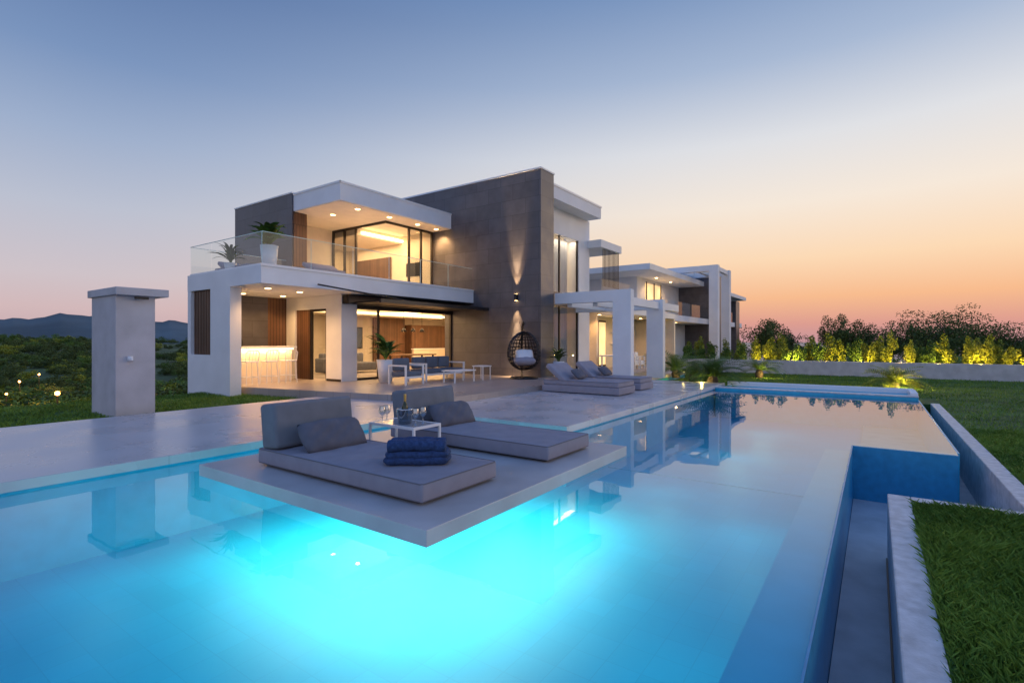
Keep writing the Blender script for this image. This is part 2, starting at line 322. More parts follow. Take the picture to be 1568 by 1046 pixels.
# living room
B('living_back_wall',11.2,24,22,22.2,.3,3.25,cream); B('living_right_wall',23.8,24,11.5,22,.3,3.25,cream)
B('living_header',11.56,16.58,14.75,15.0,2.8,3.25,bronze)
B('wood_pillar',15.2,15.9,20.6,21.3,.3,3.2,wood); B('wood_panel',18.3,20.5,21.85,21.98,.3,3.2,wood); B('tv_panel',13.0,14.6,21.9,21.98,.9,2.2,metal)
B('cove',12,22,20.2,20.35,3.0,3.1,coveE); B('cove_drop',11.5,22,20.36,21.9,2.95,3.24,cream); B('cove2',17.8,17.9,15.2,20,3.02,3.1,coveE)
for x in (11.58,12.6): B('sliding_frame',x,x+.06,14.82,14.9,.3,2.8,bronze)
B('sliding_bottom',11.6,12.6,14.82,14.9,.3,.38,bronze); sheet('sliding_glass',(11.64,14.85),(12.6,14.85),.38,2.8,pane,V)
B('sliding_frame_r',16.5,16.575,14.8,14.9,.3,2.8,bronze)
area('living_light',(14.3,18.0,3.15),5,520,(1,.60,.27),(0,0,0),4,V); area('living_light_b',(20.3,17.5,3.15),3,440,(1,.60,.27),(0,0,0),5,V)
S=empty('living_room_sofa'); box('base',13.2,15.4,18.2,19.1,.4,.75,dfab,S,.05,3); box('back',13.2,15.4,19.1,19.35,.4,1.15,dfab,S,.06,3); box('arm',13.0,13.2,18.2,19.3,.35,.95,dfab,S,.05,3)
S=empty('dining_table'); box('top',16.3,18.6,17.6,18.6,1.0,1.06,wood,S,.01)
for x in (16.4,18.45):
    for y in (17.7,18.45): box('leg',x,x+.07,y,y+.07,.3,1.0,metal,S)
PL=empty('pendant_lamp')
for k in range(3):
    x=16.9+k*.6; tube('cord',[(x,18.1,3.24),(x,18.1,2.3)],.008,metal,PL); lathe('shade',[(.02,.18),(.06,.15),(.14,0),(.13,0),(.05,.13)],(x,18.1,2.12),metal,PL,16); lathe('bulb',[(0,0),(.05,.03),(.05,.07),(0,.1)],(x,18.1,2.12),warmE,PL,10)
AR=empty('framed_picture'); box('frame',16.2,17.6,21.93,21.99,1.3,2.4,bronze,AR); box('canvas',16.26,17.54,21.915,21.93,1.36,2.34,bluefab,AR)
KC=empty('kitchen_cabinet'); box('carcass',20.6,23.7,21.4,21.98,.3,2.6,wood,KC); box('worktop',20.55,23.7,21.2,21.4,1.2,1.26,white,KC); box('base',20.6,23.7,21.25,21.4,.3,1.2,cream,KC)
# awning
B('awning_cassette',10.95,16.57,14.35,14.7,2.93,3.22,bronze)
B('awning_fabric',11.2,16.9,12.9,14.35,2.95,3.0,metal); B('awning_bar',11.0,17.0,12.8,12.9,2.9,3.02,metal)
tube('awning_arm',[(9.2,13.5,3.35),(11.2,13.0,3.12),(12.4,12.85,3.0)],.025,metal,V)
# roof wing
B('roof_front',10.96,16.575,14.83,17.575,6.47,7.09,white); B('roof_rear',11.502,16.575,17.576,22,6.48,7.08,white)
B('roof_edge',10.93,16.57,14.80,14.83,7.05,7.12,wmetal); B('roof_edge_side',10.93,10.96,14.80,17.57,7.05,7.12,wmetal)
B('upper_dark_wall',10.9,11.5,17.58,21.7,3.75,7.12,dark); B('upper_dark_cap',10.88,11.52,17.57,21.72,7.12,7.17,wmetal)
B('upper_wood_end',10.95,11.5,17.55,17.58,3.75,6.47,wood)
B('upper_cream_wall',11.5,13.9,19.3,19.5,3.75,6.47,cream); B('upper_back_wall',13.9,16.58,21.6,21.8,3.75,6.47,cream)
B('upper_soffit',11.0,16.57,14.9,17.57,6.452,6.468,cream)
B('upper_soffit_in',11.51,16.57,17.58,21.5,6.451,6.467,cream)
for (x,y) in ((13.9,17.7),(13.9,18.45),(13.9,19.22)): B('mullion',x-.04,x+.04,y,y+.08,3.75,6.45,bronze)
for x in (15.1,15.8,16.45): B('mullion',x,x+.08,15.86,15.94,3.75,6.45,bronze)
sheet('upper_glass_a',(13.9,17.75),(13.9,19.22),3.8,6.4,pane,V); sheet('upper_glass_b',(15.18,15.9),(16.45,15.9),3.8,6.4,pane,V)
B('upper_head_a',13.86,13.94,15.94,19.22,6.36,6.45,bronze); B('upper_head_b',13.86,16.5,15.86,15.94,6.36,6.45,bronze)
B('upper_cove',14.2,16.5,17.7,17.8,6.2,6.3,coveE); B('upper_cove_drop',13.98,16.55,17.8,21.5,6.15,6.44,cream)
B('upper_bed',14.6,16.4,18.8,20.8,3.76,4.3,gfab,bevel=.06,seg=3); B('upper_headboard',16.44,16.515,18.5,21,3.76,5.6,wood)
B('upper_wardrobe',14.0,15.0,21.0,21.6,3.76,6.0,wood)
B('upper_inner_wall',16.52,16.575,15.95,21.6,3.76,6.44,cream); B('upper_tv',16.49,16.515,16.6,17.5,4.6,5.2,metal)
area('upper_room_light',(15.2,17.0,6.3),2,115,(1,.60,.27),(0,0,0),1.4,V); area('upper_room_light_b',(15.2,19.5,6.1),2,120,(1,.60,.27),(0,0,0),3,V)
for x,y in ((12.1,16.8),(12.1,15.35),(13.6,15.35),(15.1,15.35),(16.2,15.35)): downlight(V,x,y,6.45,105)
for x,y in ((8.46,14.9),(9.7,15.2),(8.9,17.2),(10.2,17.0)): downlight(V,x,y,3.25,125)
# balustrade
for k in range(6):
    x0=7.6+k*1.5; sheet('glass_front',(x0,13.66),(min(x0+1.47,16.55),13.66),3.78,4.66,glass,V)
for k in range(3):
    y0=13.7+k*1.42; sheet('glass_side',(7.6,y0),(7.6,y0+1.39),3.78,4.66,glass,V)
sheet('glass_rear',(7.62,17.92),(10.88,17.92),3.78,4.66,glass,V)
gedge=mat('glass_edge',(.55,.74,.70),.3)
for k in range(6): B('panel_edge',7.59+k*1.5-.010,7.59+k*1.5,13.652,13.668,3.78,4.66,gedge)
B('rail_front',7.59,16.55,13.651,13.669,4.66,4.676,gedge); B('rail_side',7.591,7.609,13.67,17.92,4.66,4.676,gedge); B('rail_rear',7.61,10.88,17.912,17.928,4.66,4.674,gedge)
B('shoe_front',7.57,16.55,13.64,13.70,3.75,3.80,wmetal); B('shoe_side',7.57,7.63,13.70,17.9,3.75,3.80,wmetal)
# bar counter
B('bar_counter',8.0,10.2,16.45,17.0,.3,1.4,cream); B('bar_top',7.9,10.3,16.3,17.1,1.43,1.5,white,bevel=.01); B('bar_led',8.0,10.2,16.36,16.4,1.4,1.425,warmE)
area('bar_led_light',(9.1,16.38,1.38),2.1,18,WARM,(0,0,0),.05,V)
for k in range(4): lathe('bar_bottle',[(0,0),(.035,0),(.035,.16),(.012,.22),(.012,.28),(0,.28)],(8.3+k*.12,16.8,1.5),(bronze,navy,wood,metal)[k],V,10)
# facade up/down light
B('wall_lamp_body',16.44,16.578,11.36,11.46,3.25,3.5,metal)
B('wall_lamp_lens_up',16.46,16.56,11.37,11.45,3.5,3.506,warmE); B('wall_lamp_lens_down',16.46,16.56,11.37,11.45,3.244,3.25,warmE)
for sgn,z0 in ((1,3.53),(-1,3.22)):
    spot('wall_lamp_wide',(16.42,11.41,z0),420,(1,.60,.27),44,(.06,0,sgn),.7,.02,V)
    spot('wall_lamp_narrow',(16.35,11.41,z0),1500,(1,.64,.32),26,(.085,0,sgn),.7,.02,V)
spot('wall_lamp_flank',(16.2,15.3,6.3),150,WARM,100,(.5,0,-1),.8,.05,V)
# right hand white wing
B('tall_roof',17.542,22.2,10.5,15,7.4,7.95,white); B('tall_roof_edge',17.55,22.23,10.47,10.5,7.9,7.98,wmetal)
B('tall_wall_top',17.54,22.4,11.2,11.4,6.3,7.4,white); B('tall_pier',21.3,22.4,11.201,12.5,.3,6.3,white); B('tall_side',22.2,22.4,12.5,15,3.75,7.4,white)
B('tall_pier_left',17.54,17.95,11.2,11.4,.3,6.3,white)
for x in (17.95,19.6,21.24): B('tall_mullion',x,x+.06,11.24,11.32,.3,6.3,bronze)
B('tall_transom',17.95,21.3,11.23,11.33,3.2,3.8,bronze); sheet('tall_glass',(17.98,11.28),(21.28,11.28),.35,6.28,pane,V)
Vc=[]
for (x0,x1) in ((18.1,18.9),(19.9,21.1)):
    nn_=40
    for q in range(nn_):
        xa=x0+(x1-x0)*q/nn_; xb=x0+(x1-x0)*(q+1)/nn_; ya=11.7+.05*math.sin(q*1.3); yb=11.7+.05*math.sin((q+1)*1.3)
        for z0,z1 in ((.35,3.2),(3.8,6.28)): Vc+=[(xa,ya,z0),(xb,yb,z0),(xb,yb,z1),(xa,ya,z1)]
npmesh('curtain',Vc,4,white,V)
B('tall_back',17.54,22.2,14.9,15,3.75,7.4,cream)
area('tall_room_light',(19.8,13.3,7.0),2.5,140,(1,.68,.38),(0,0,0),2,V); area('tall_room_light_b',(19.8,11.5,6.25),3,26,(1,.8,.6),(0,0,0),.3,V)
B('right_roof',22.2,24.6,10.5,16,6.1,6.45,white); B('right_upper_wall',22.4,24.4,13.2,16,3.75,6.1,white)
for k in range(13): B('screen_bar',22.7+k*.15,22.73+k*.15,10.62,10.65,4.3,6.1,metal)
B('right_slab',22.4,26,10.55,12,3.3,3.75,white); sheet('right_glass',(22.45,10.6),(25.9,10.6),3.75,4.65,glass,V)
B('ground_back_wall',22.4,31,12.2,12.4,.1,3.3,cream); B('ground_roof',24.0,31,9.8,12.4,3.0,3.299,white); B('ground_end_wall',30.8,31,9.8,12.2,.1,3.0,cream)
B('niche',27,30,12.0,12.2,1.5,1.56,white); B('niche2',27,30,12.0,12.2,2.1,2.16,white)
B('ground_window',23.3,26.3,12.15,12.19,.3,2.8,bronze); B('ground_window_glow',23.4,26.2,12.12,12.14,.4,2.7,glowE)
for x in (24.3,25.2): B('ground_mullion',x,x+.07,12.07,12.115,.4,2.7,bronze)
for x in (23.5,26,29): downlight(V,x,11.2,2.99,90)
# pergola
P=empty('white_pergola')
for X0,t in ((17.57,3.55),(21.0,3.40)):
    box('post',X0,X0+.3,7.15,7.85,.14,t-.42,white,P,.006); box('beam',X0+.001,X0+.299,7.149,10.3 if X0<18 else 11.2,t-.42,t,white,P,.006)
for y in (7.3,8.6,9.7): box('cross_beam',17.88,20.98,y,y+.2,3.0,3.3,white,P,.006)
box('far_beam',21.31,23.6,7.3,7.6,3.0,3.3,white,P,.006)
# ---------------------------------------------------------------- second villa
W=empty('neighbouring_villa')
def C(n,*a,**k): return box(n,*a,W,**k)
C('body_ground',32,52,12.5,20,0,3.0,white); C('slab',30.5,48,10.6,20,3.0,3.4,white); C('body_upper',33,47,13,20,3.4,6.0,white)
C('roof',30,42,11,20,6.0,6.35,white); C('roof_high',36,41,13.5,18,6.35,7.2,white); C('roof_box',42.1,48,12,19,6.01,6.2,white)
C('dark_block',42,43.3,10,18,0,7.0,dark); C('dark_block_b',51,52.5,10.5,17,0,5.4,dark)
C('window_a',34,38,12.44,12.49,.4,2.7,glowE); C('window_b',34.5,37.5,12.94,12.99,3.5,5.7,glowE); C('window_c',44.5,47,12.44,12.49,.4,2.7,glowE)
for x in (34,35.3,36.6,37.9): C('win_frame',x,x+.12,12.36,12.43,.4,2.8,bronze)
for x in (34.5,36,37.4): C('win_frame_up',x,x+.1,12.88,12.93,3.5,5.8,bronze)
sheet('glass',(30.6,10.66),(41.8,10.66),3.4,4.3,glass,W); sheet('glass_b',(43.5,10.66),(52,10.66),3.4,4.3,glass,W); C('slab_b',43.3,54,10.6,16,3.0,3.4,white); C('roof_b',43.3,54,10.2,16,5.6,5.9,white)
for X0 in (37.5,41.0):
    C('tall_post',X0,X0+.5,8.9,9.5,0,6.6,white); C('tall_beam',X0,X0+.5,8.9,12.5,6.6,7.0,white)
for y in (9.0,10.3,11.5): C('tall_cross',38.0,41.0,y,y+.25,6.65,6.95,white)
for x in (34.5,36.5,45): downlight(W,x,11.5,2.98,100)
for x in (34.5,37.5): downlight(W,x,12.2,5.98,80)
# ---------------------------------------------------------------- freestanding shower wall
SW=empty('outdoor_shower_wall')
box('wall',4.0,4.72,12.8,14.2,.06,2.62,wallc,SW,.01); box('cap',3.95,4.92,12.62,14.3,2.62,2.78,wallc,SW,.012)
box('shower_head',4.3,4.55,12.66,12.7,2.55,2.6,metal,SW); lathe('valve',[(0,-.05),(.05,-.05),(.05,.05),(0,.05)],(4.25,12.77,1.3),wmetal,SW,16); tube('spout',[(4.25,12.78,1.3),(4.25,12.68,1.3),(4.25,12.66,1.26)],.015,wmetal,SW)
gw=empty('garden_wall'); box('wall',31.6,31.85,-45,10,-.6,.62,conc,gw,.01); box('soil',31.85,35,-45,10,-1.6,.45,tland,gw)
# ---------------------------------------------------------------- furniture
def pillow(name,w,h,t,loc,rot,m,parent=None,ex=.55,pw=4,crease=.012):
    N=18; vs=[];fs=[]
    for s in (1,-1):
        for a in range(N+1):
            for b in range(N+1):
                u=a/N*2-1; v=b/N*2-1
                k=max(0,(1-abs(u)**pw)*(1-abs(v)**pw))**ex
                px=u*(1-.07*(v*v))*w/2; py=v*(1-.09*(u*u))*h/2
                wr=crease*(math.sin(u*7+v*3)+.6*math.sin(u*13-v*9+1))*k
                vs.append((px,py,s*(t/2*k)+wr))
    M=(N+1)**2
    for a in range(N):
        for b in range(N):
            i=a*(N+1)+b; fs.append((i,i+N+1,i+N+2,i+1)); fs.append((M+i,M+i+1,M+i+N+2,M+i+N+1))
    me=bpy.data.meshes.new(name); me.from_pydata(vs,[],fs); bm=bmesh.new(); bm.from_mesh(me); bmesh.ops.remove_doubles(bm,verts=bm.verts,dist=.0005); bm.to_mesh(me); bm.free()
    o=newobj(name,me,m,parent,True); o.location=loc; o.rotation_euler=rot; return o
def rect(name,x0,x1,y0,y1,z,r,m,p):
    c=.03
    return tube(name,[(x0+c,y0,z),(x1-c,y0,z),(x1,y0+c,z),(x1,y1-c,z),(x1-c,y1,z),(x0+c,y1,z),(x0,y1-c,z),(x0,y0+c,z)],r,m,p,True)
def daybed(x0,x1,y0,y1,pil):
    D=empty('daybed')
    box('plinth',x0+.08,x1-.08,y0+.08,y1-.08,.14,.17,metal,D)
    nx,ny=14,28; vs=[];fs=[]
    box('mattress',x0,x1,y0,y1,.165,.347,gfab,D,.03,4)
    for a in range(nx+1):
        for b in range(ny+1):
            u=a/nx*2-1; v=b/ny*2-1; x=x0+.02+(x1-x0-.04)*a/nx; y=y0+.02+(y1-y0-.04)*b/ny
            e=max(0,(1-u**8)*(1-v**8))
            vs.append((x,y,.344+e*(.012+.0035*math.sin(x*9+y*4)+.0025*math.sin(x*21-y*13))))
    for a in range(nx):
        for b in range(ny): i=a*(ny+1)+b; fs.append((i,i+ny+1,i+ny+2,i+1))
    me=bpy.data.meshes.new('top_panel'); me.from_pydata(vs,[],fs); newobj('top_panel',me,gfab,D,True)
    for z in (.18,.342): rect('piping',x0+.004,x1-.004,y0+.004,y1-.004,z,.006,piping,D)
    box('backrest',x0+.02,x1-.0,y1-.36,y1-.02,.35,.9,bfab,D,.05,4,rot=Matrix.Rotation(math.radians(-7),3,'X'))
    pillow('pillow',.88,.44,.2,pil,(math.radians(50),0,math.radians(random.uniform(-4,4))),dfab,D)
    return D
daybed(3.4,4.55,3.4,6.22,(3.98,5.52,.505)); daybed(5.52,6.66,3.33,6.22,(6.2,5.52,.505))
T=empty('side_table')
tx0,tx1,ty0,ty1=4.8,5.32,4.95,5.85
for x in (tx0,tx1-.03):
    for y in (ty0,ty1-.03): box('leg',x,x+.03,y,y+.03,.14,.49,wmetal,T)
for a in ((tx0,tx1,ty0,ty0+.03),(tx0,tx1,ty1-.03,ty1)): box('rail',*a,.49,.525,wmetal,T)
for a in ((tx0,tx0+.03,ty0+.03,ty1-.03),(tx1-.03,tx1,ty0+.03,ty1-.03)): box('rail',*a,.49,.525,wmetal,T)
box('glass_top',tx0+.03,tx1-.03,ty0+.03,ty1-.03,.51,.52,mat('table_top',(.3,.32,.36),.15),T)
silver=mat('silver',(.62,.63,.66),.18,.95,var=.05)
IB=empty('ice_bucket'); lathe('bucket',[(.0,0),(.085,0),(.092,.01),(.118,.19),(.122,.2),(.116,.2),(.088,.02),(0,.015)],(5.02,5.35,.522),glass_mat('bucket_glass',(.62,.66,.70),.32),IB)
lathe('rim',[(.118,.195),(.126,.2),(.118,.207)],(5.02,5.35,.522),silver,IB)
bo_=lathe('champagne_bottle',[(0,0),(.042,0),(.044,.02),(.044,.17),(.03,.22),(.016,.26),(.015,.33),(.018,.335),(.018,.35),(0,.352)],(5.03,5.36,.57),mat('bottle_green',(.02,.035,.015),.12))
lathe('foil',[(.0165,.24),(.019,.34),(.019,.356),(0,.358)],(5.03,5.36,.57),mat('gold_foil',(.5,.33,.1),.3,.9),bo_)
gl2=glass_mat('crystal_glass',(.72,.77,.80),.32)
def wine(x,y):
    lathe('wine_glass',[(.040,0),(.040,.004),(.007,.01),(.006,.09),(.028,.105),(.05,.14),(.05,.17),(.038,.225)],(x,y,.524),gl2)
wine(4.9,5.68); wine(5.02,5.72); wine(4.98,5.1); wine(5.16,5.14)
# towels
TW=empty('folded_towels'); AZ=math.radians(-52)
for k,(wd,dp,t_,z) in enumerate(((.72,.42,.085,.402),(.70,.40,.08,.46))):
    pillow('towel_fold',wd,dp,t_,(3.99+.01*k,4.05,z),(0,0,AZ+.03*k),navy,TW,.3,8,.004)
R55=Matrix.Rotation(AZ,3,'Z')
for k,(off,z,ln) in enumerate(((-.08,.55,.62),(.085,.545,.60))):
    vs=[];fs=[];NL=26;NS=28
    prof=[(-.5,0),(-.5,.6),(-.49,.9)]+[(-.48+.96*q/20,1) for q in range(21)]+[(.49,.9),(.5,.6),(.5,0)]
    for (e,rr) in prof:
        for s_ in range(NS):
            a=2*math.pi*s_/NS; r=(.066+.007*math.sin(a*1+.5+e*5)+.004*math.sin(e*23+a*3))*rr*(1+.12*(s_/NS))
            v=R55@Vector((e*ln,r*math.cos(a)*1.18+off,0)); vs.append((3.99+v.x,4.05+v.y,z+r*math.sin(a)*.92))
    for q in range(len(prof)-1):
        for s_ in range(NS): j_=(s_+1)%NS; fs.append((q*NS+s_,q*NS+j_,(q+1)*NS+j_,(q+1)*NS+s_))
    me=bpy.data.meshes.new('roll'); me.from_pydata(vs,[],fs); newobj('towel_roll',me,navy,TW,True)
def lounger(x0,x1,y0,y1):
    D=empty('sun_lounger')
    box('base',x0,x1,y0,y1,.16,.36,gfab,D,.02,3); box('mattress',x0+.02,x1-.02,y0+.02,y1-.02,.36,.52,gfab,D,.04,4)
    box('back',x0+.02,x1-.02,y1-.85,y1-.05,.62,.78,gfab,D,.05,4,rot=Matrix.Rotation(math.radians(38),3,'X'))
    pillow('pillow',.6,.4,.16,((x0+x1)/2,y1-.95,.68),(math.radians(40),0,0),dfab,D)
    rect('piping',x0+.02,x1-.02,y0+.02,y1-.02,.5,.008,piping,D)
lounger(13.4,14.6,5.8,8.3); lounger(15.3,16.4,5.9,8.3)
for x in (8.45,9.1,9.75):
    S=empty('bar_stool'); y=15.95
    for dx in (-.2,.2):
        for dy in (-.2,.2): tube('leg',[(x+dx,y+dy,.3),(x+dx*.8,y+dy*.8,1.0)],.014,wmetal,S)
    rect('footrest',x-.19,x+.19,y-.19,y+.19,.55,.01,wmetal,S); box('seat',x-.2,x+.2,y-.2,y+.2,1.0,1.05,wmetal,S,.015,3)
    tube('back',[(x-.2,y-.17,1.04),(x-.21,y-.22,1.3),(x-.12,y-.26,1.38),(x+.12,y-.26,1.38),(x+.21,y-.22,1.3),(x+.2,y-.17,1.04)],.016,wmetal,S)
    for dx in (-.1,0,.1): tube('spindle',[(x+dx,y-.19,1.04),(x+dx,y-.26,1.37)],.008,wmetal,S)
def armchair(name,x0,x1,y0,y1,fab):
    A=empty(name)
    for x in (x0,x1-.05):
        for y in (y0,y1-.05): box('leg',x,x+.05,y,y+.05,.3,.92,wmetal,A)
        box('arm',x,x+.05,y0+.05,y1-.05,.87,.92,wmetal,A)
    box('rail_back',x0+.05,x1-.05,y1-.05,y1,.87,.92,wmetal,A); box('rail_seat',x0+.05,x1-.05,y0,y0+.05,.5,.56,wmetal,A); box('rail_seat_back',x0+.05,x1-.05,y1-.05,y1,.5,.56,wmetal,A)
    n=max(1,round((x1-x0)/.75)); wd=(x1-x0-.12)/n
    for k in range(n):
        a=x0+.06+k*wd; box('seat',a,a+wd-.01,y0+.03,y1-.08,.56,.7,fab,A,.03,3); box('back_cushion',a+.02,a+wd-.03,y1-.24,y1-.07,.71,1.12,fab,A,.05,3)
armchair('outdoor_armchair',11.2,12.0,11.9,12.7,bluefab); armchair('outdoor_sofa',12.6,14.6,12.4,13.3,bluefab)
CT=empty('coffee_table'); box('top',12.7,13.8,11.2,11.8,.66,.7,wmetal,CT,.01)
for x in (12.74,13.72):
    for y in (11.24,11.72): box('leg',x,x+.04,y,y+.04,.3,.66,wmetal,CT)
ST=empty('stool_table'); box('top',14.3,14.8,11.3,11.8,.76,.8,wmetal,ST,.01)
for x in (14.32,14.74):
    for y in (11.32,11.74): tube('leg',[(x,y,.3),(x,y,.76)],.018,wmetal,ST)
DT=empty('outdoor_dining_table'); box('top',23.4,25.6,10.3,11.2,.92,.98,white,DT,.01)
for x in (23.5,25.4):
    for y in (10.4,11.05): box('leg',x,x+.06,y,y+.06,.3,.92,wmetal,DT)
for k in range(3):
    armchair('dining_chair',23.4+k*.75,23.95+k*.75,9.6,10.15,wmetal)
# hanging egg chair
E=empty('hanging_egg_chair'); ex,ey,ez=15.7,10.5,1.32
N,Mv=20,16; vs=[];fs=[]
fd=Vector((-.75,-.66,0)).normalized(); sdv=Vector((fd.y,-fd.x,0))
for a in range(Mv+1):
    th=math.pi*a/Mv
    for b in range(N+1):
        ph=math.radians(52)+(math.radians(256))*b/N
        taper=.60*(1-.14*math.cos(th))
        r=math.sin(th)*taper; p=fd*(r*math.cos(ph)*.9)+sdv*(r*math.sin(ph)); vs.append((ex+p.x,ey+p.y,ez+.70*math.cos(th)))
for a in range(Mv):
    for b in range(N): i=a*(N+1)+b; fs.append((i,i+1,i+N+2,i+N+1))
me=bpy.data.meshes.new('basket'); me.from_pydata(vs,[],fs); o=newobj('basket',me,metal,E); md=o.modifiers.new('w','WIREFRAME'); md.thickness=.04; md.use_boundary=True
bk=fd*-1
tube('stand',[(ex+bk.x*q,ey+bk.y*q,z) for q,z in ((.0,.34),(.4,.33),(.62,.4),(.78,.8),(.82,1.3),(.7,1.8),(.45,2.2),(.18,2.36),(0,2.3))],.035,metal,E)
tube('base_ring',[(ex+.5*math.cos(a*math.pi/12),ey+.5*math.sin(a*math.pi/12),.33) for a in range(24)],.03,metal,E,True)
tube('chain',[(ex,ey,2.3),(ex,ey,1.98)],.014,metal,E)
pillow('seat_cushion',.95,.85,.3,(ex,ey,.95),(0,0,.7),gfab,E)
pillow('back_cushion',.66,.5,.2,(ex+fd.x*.1,ey+fd.y*.1,1.15),(math.radians(60),0,math.radians(-48)),potm,E)
# ---------------------------------------------------------------- plants
def strip_leaf(V_,base,az,L_,W_,up,droop,seg=7,fold=.25):
    d=Vector((math.cos(az),math.sin(az),0)); s=Vector((-d.y,d.x,0)); prev=None; p=Vector(base); el=up
    for k in range(seg+1):
        t_=k/seg; wv=W_*math.sin(math.pi*min(1,(t_*.93+.06)))**.8*.5
        c=p.copy(); l=c-s*wv+Vector((0,0,fold*wv)); r=c+s*wv+Vector((0,0,fold*wv))
        if prev: 
            V_.extend([prev[0],prev[1],c,l]); V_.extend([prev[1],prev[2],r,c])
        prev=(l,c,r)
        p=p+(d*math.cos(el)+Vector((0,0,1))*math.sin(el))*(L_/seg); el-=droop/seg
def blades(name,loc,n,L_,W_,up,droop,m,parent):
    Vv=[]
    for k in range(n):
        az=random.uniform(0,6.28); strip_leaf(Vv,(loc[0],loc[1],loc[2]),az,L_*random.uniform(.7,1.1),W_*random.uniform(.8,1.1),up+random.uniform(-.35,.25),droop*random.uniform(.6,1.3))
    return npmesh(name,[tuple(v) for v in Vv],4,m,parent)
def potted(name,x,y,z,r,h,n,L_,W_,m):
    p=empty(name); lathe('pot',[(0,0),(r*.72,0),(r,h),(r*.9,h),(r*.88,h-.05),(0,h-.06)],(x,y,z),potm,p)
    for k in range(4): tube('stem',[(x+random.uniform(-.04,.04),y,z+h-.05),(x+random.uniform(-.1,.1),y+random.uniform(-.1,.1),z+h+L_*.35)],.014,leafG,p)
    blades('leaves',(x,y,z+h+.02),n,L_,W_,1.15,1.3,m,p); blades('leaves_top',(x,y,z+h+L_*.35),n//2,L_*.8,W_,1.2,1.5,m,p)
potted('potted_banana_plant',11.75,13.45,.3,.3,.75,18,1.0,.25,leafG)
potted('potted_fern',8.3,14.55,3.75,.25,.72,22,.8,.26,leafG)
potted('potted_plant',17.2,9.9,.3,.22,.6,18,.6,.14,leafD)
potted('potted_shrub',7.95,16.1,3.75,.18,.3,24,.7,.08,leafD)
for (a,b,c,d) in ((8.0,8.9,15.2,17.2),(9.6,10.8,14.3,15.1)):
    D=empty('balcony_lounger'); box('base',a,b,c,d,3.8,3.98,gfab,D,.03,3); box('back',a+.02,b-.02,d-.5,d-.1,4.0,4.12,gfab,D,.04,3,rot=Matrix.Rotation(math.radians(30),3,'X'))
def cycad(x,y,z,n,L_,m):
    Vv=[]
    p=empty('cycad_plant'); lathe('trunk',[(.16,-.1),(.2,.1),(.12,.28),(0,.3)],(x,y,z),bark,p,10)
    for k in range(n):
        az=random.uniform(0,6.28); el=random.uniform(.25,1.35); d=Vector((math.cos(az),math.sin(az),0)); s=Vector((-d.y,d.x,0)); q=Vector((x,y,z+.2)); LL=L_*random.uniform(.8,1.1); S_=16
        for i_ in range(S_):
            nx=q+(d*math.cos(el)+Vector((0,0,math.sin(el))))*(LL/S_); el-=.085
            wl=.24*math.sin(math.pi*(i_+1.5)/(S_+2)); tdir=(nx-q)
            for sg in (-1,1):
                tip=q+s*sg*wl+tdir*1.4+Vector((0,0,.05)); Vv+= [q,q+tdir*.45,tip,tip-tdir*.1]
            Vv+=[q-s*.008,nx-s*.008,nx+s*.008,q+s*.008]
            q=nx
    npmesh('fronds',[tuple(v) for v in Vv],4,m,p)
cycad(20.3,5.0,.1,70,1.35,leafG); cycad(23.5,7.4,.1,50,1.7,leafG); cycad(22.3,6.3,.0,36,1.0,leafG); cycad(24.5,-.6,-.15,48,1.15,leafY); cycad(27.5,4.6,.0,40,1.2,leafG)
for q in ((24.2,-.9,.1,60),(23.3,-.3,.15,30),(23.0,6.9,.3,26),(19.9,5.3,.25,10),(27.1,4.2,.1,25)): point('garden_uplight',q[:3],q[3],(1,.72,.2),.04)
# hedge
hedge=empty('garden_hedge')
protos=[]
for k in range(5):
    o=npmesh('shrub_mesh',leaves((0,0,.62),(.38,.38,.72),1100,.055,14,.2,(.28,.46)),4,(leafG,leafY,leafY)[k%3],hedge); protos.append(o.data); bpy.data.objects.remove(o)
k=0; yy=9.5
while yy>-22:
    o=bpy.data.objects.new('shrub',protos[random.randrange(5)]); COL.objects.link(o); o.parent=hedge; o.location=(32.7+random.uniform(-.25,.25),yy,.42); s=random.uniform(.75,1.1); o.scale=(s,s,s*random.uniform(.8,1.3)); o.rotation_euler=(0,0,random.uniform(0,6))
    if k%3!=2:
        o=bpy.data.objects.new('shrub',protos[random.randrange(5)]); COL.objects.link(o); o.parent=hedge; o.location=(34.0,yy+.35,.42); s=random.uniform(.9,1.25); o.scale=(s,s,s*1.0)
    if k%2==0 and yy<6 and yy>-11: point('hedge_uplight',(32.12,yy+.4,.68),random.uniform(45,95),(1,.64,.12),.04,hedge)
    yy-=random.uniform(.65,.9); k+=1
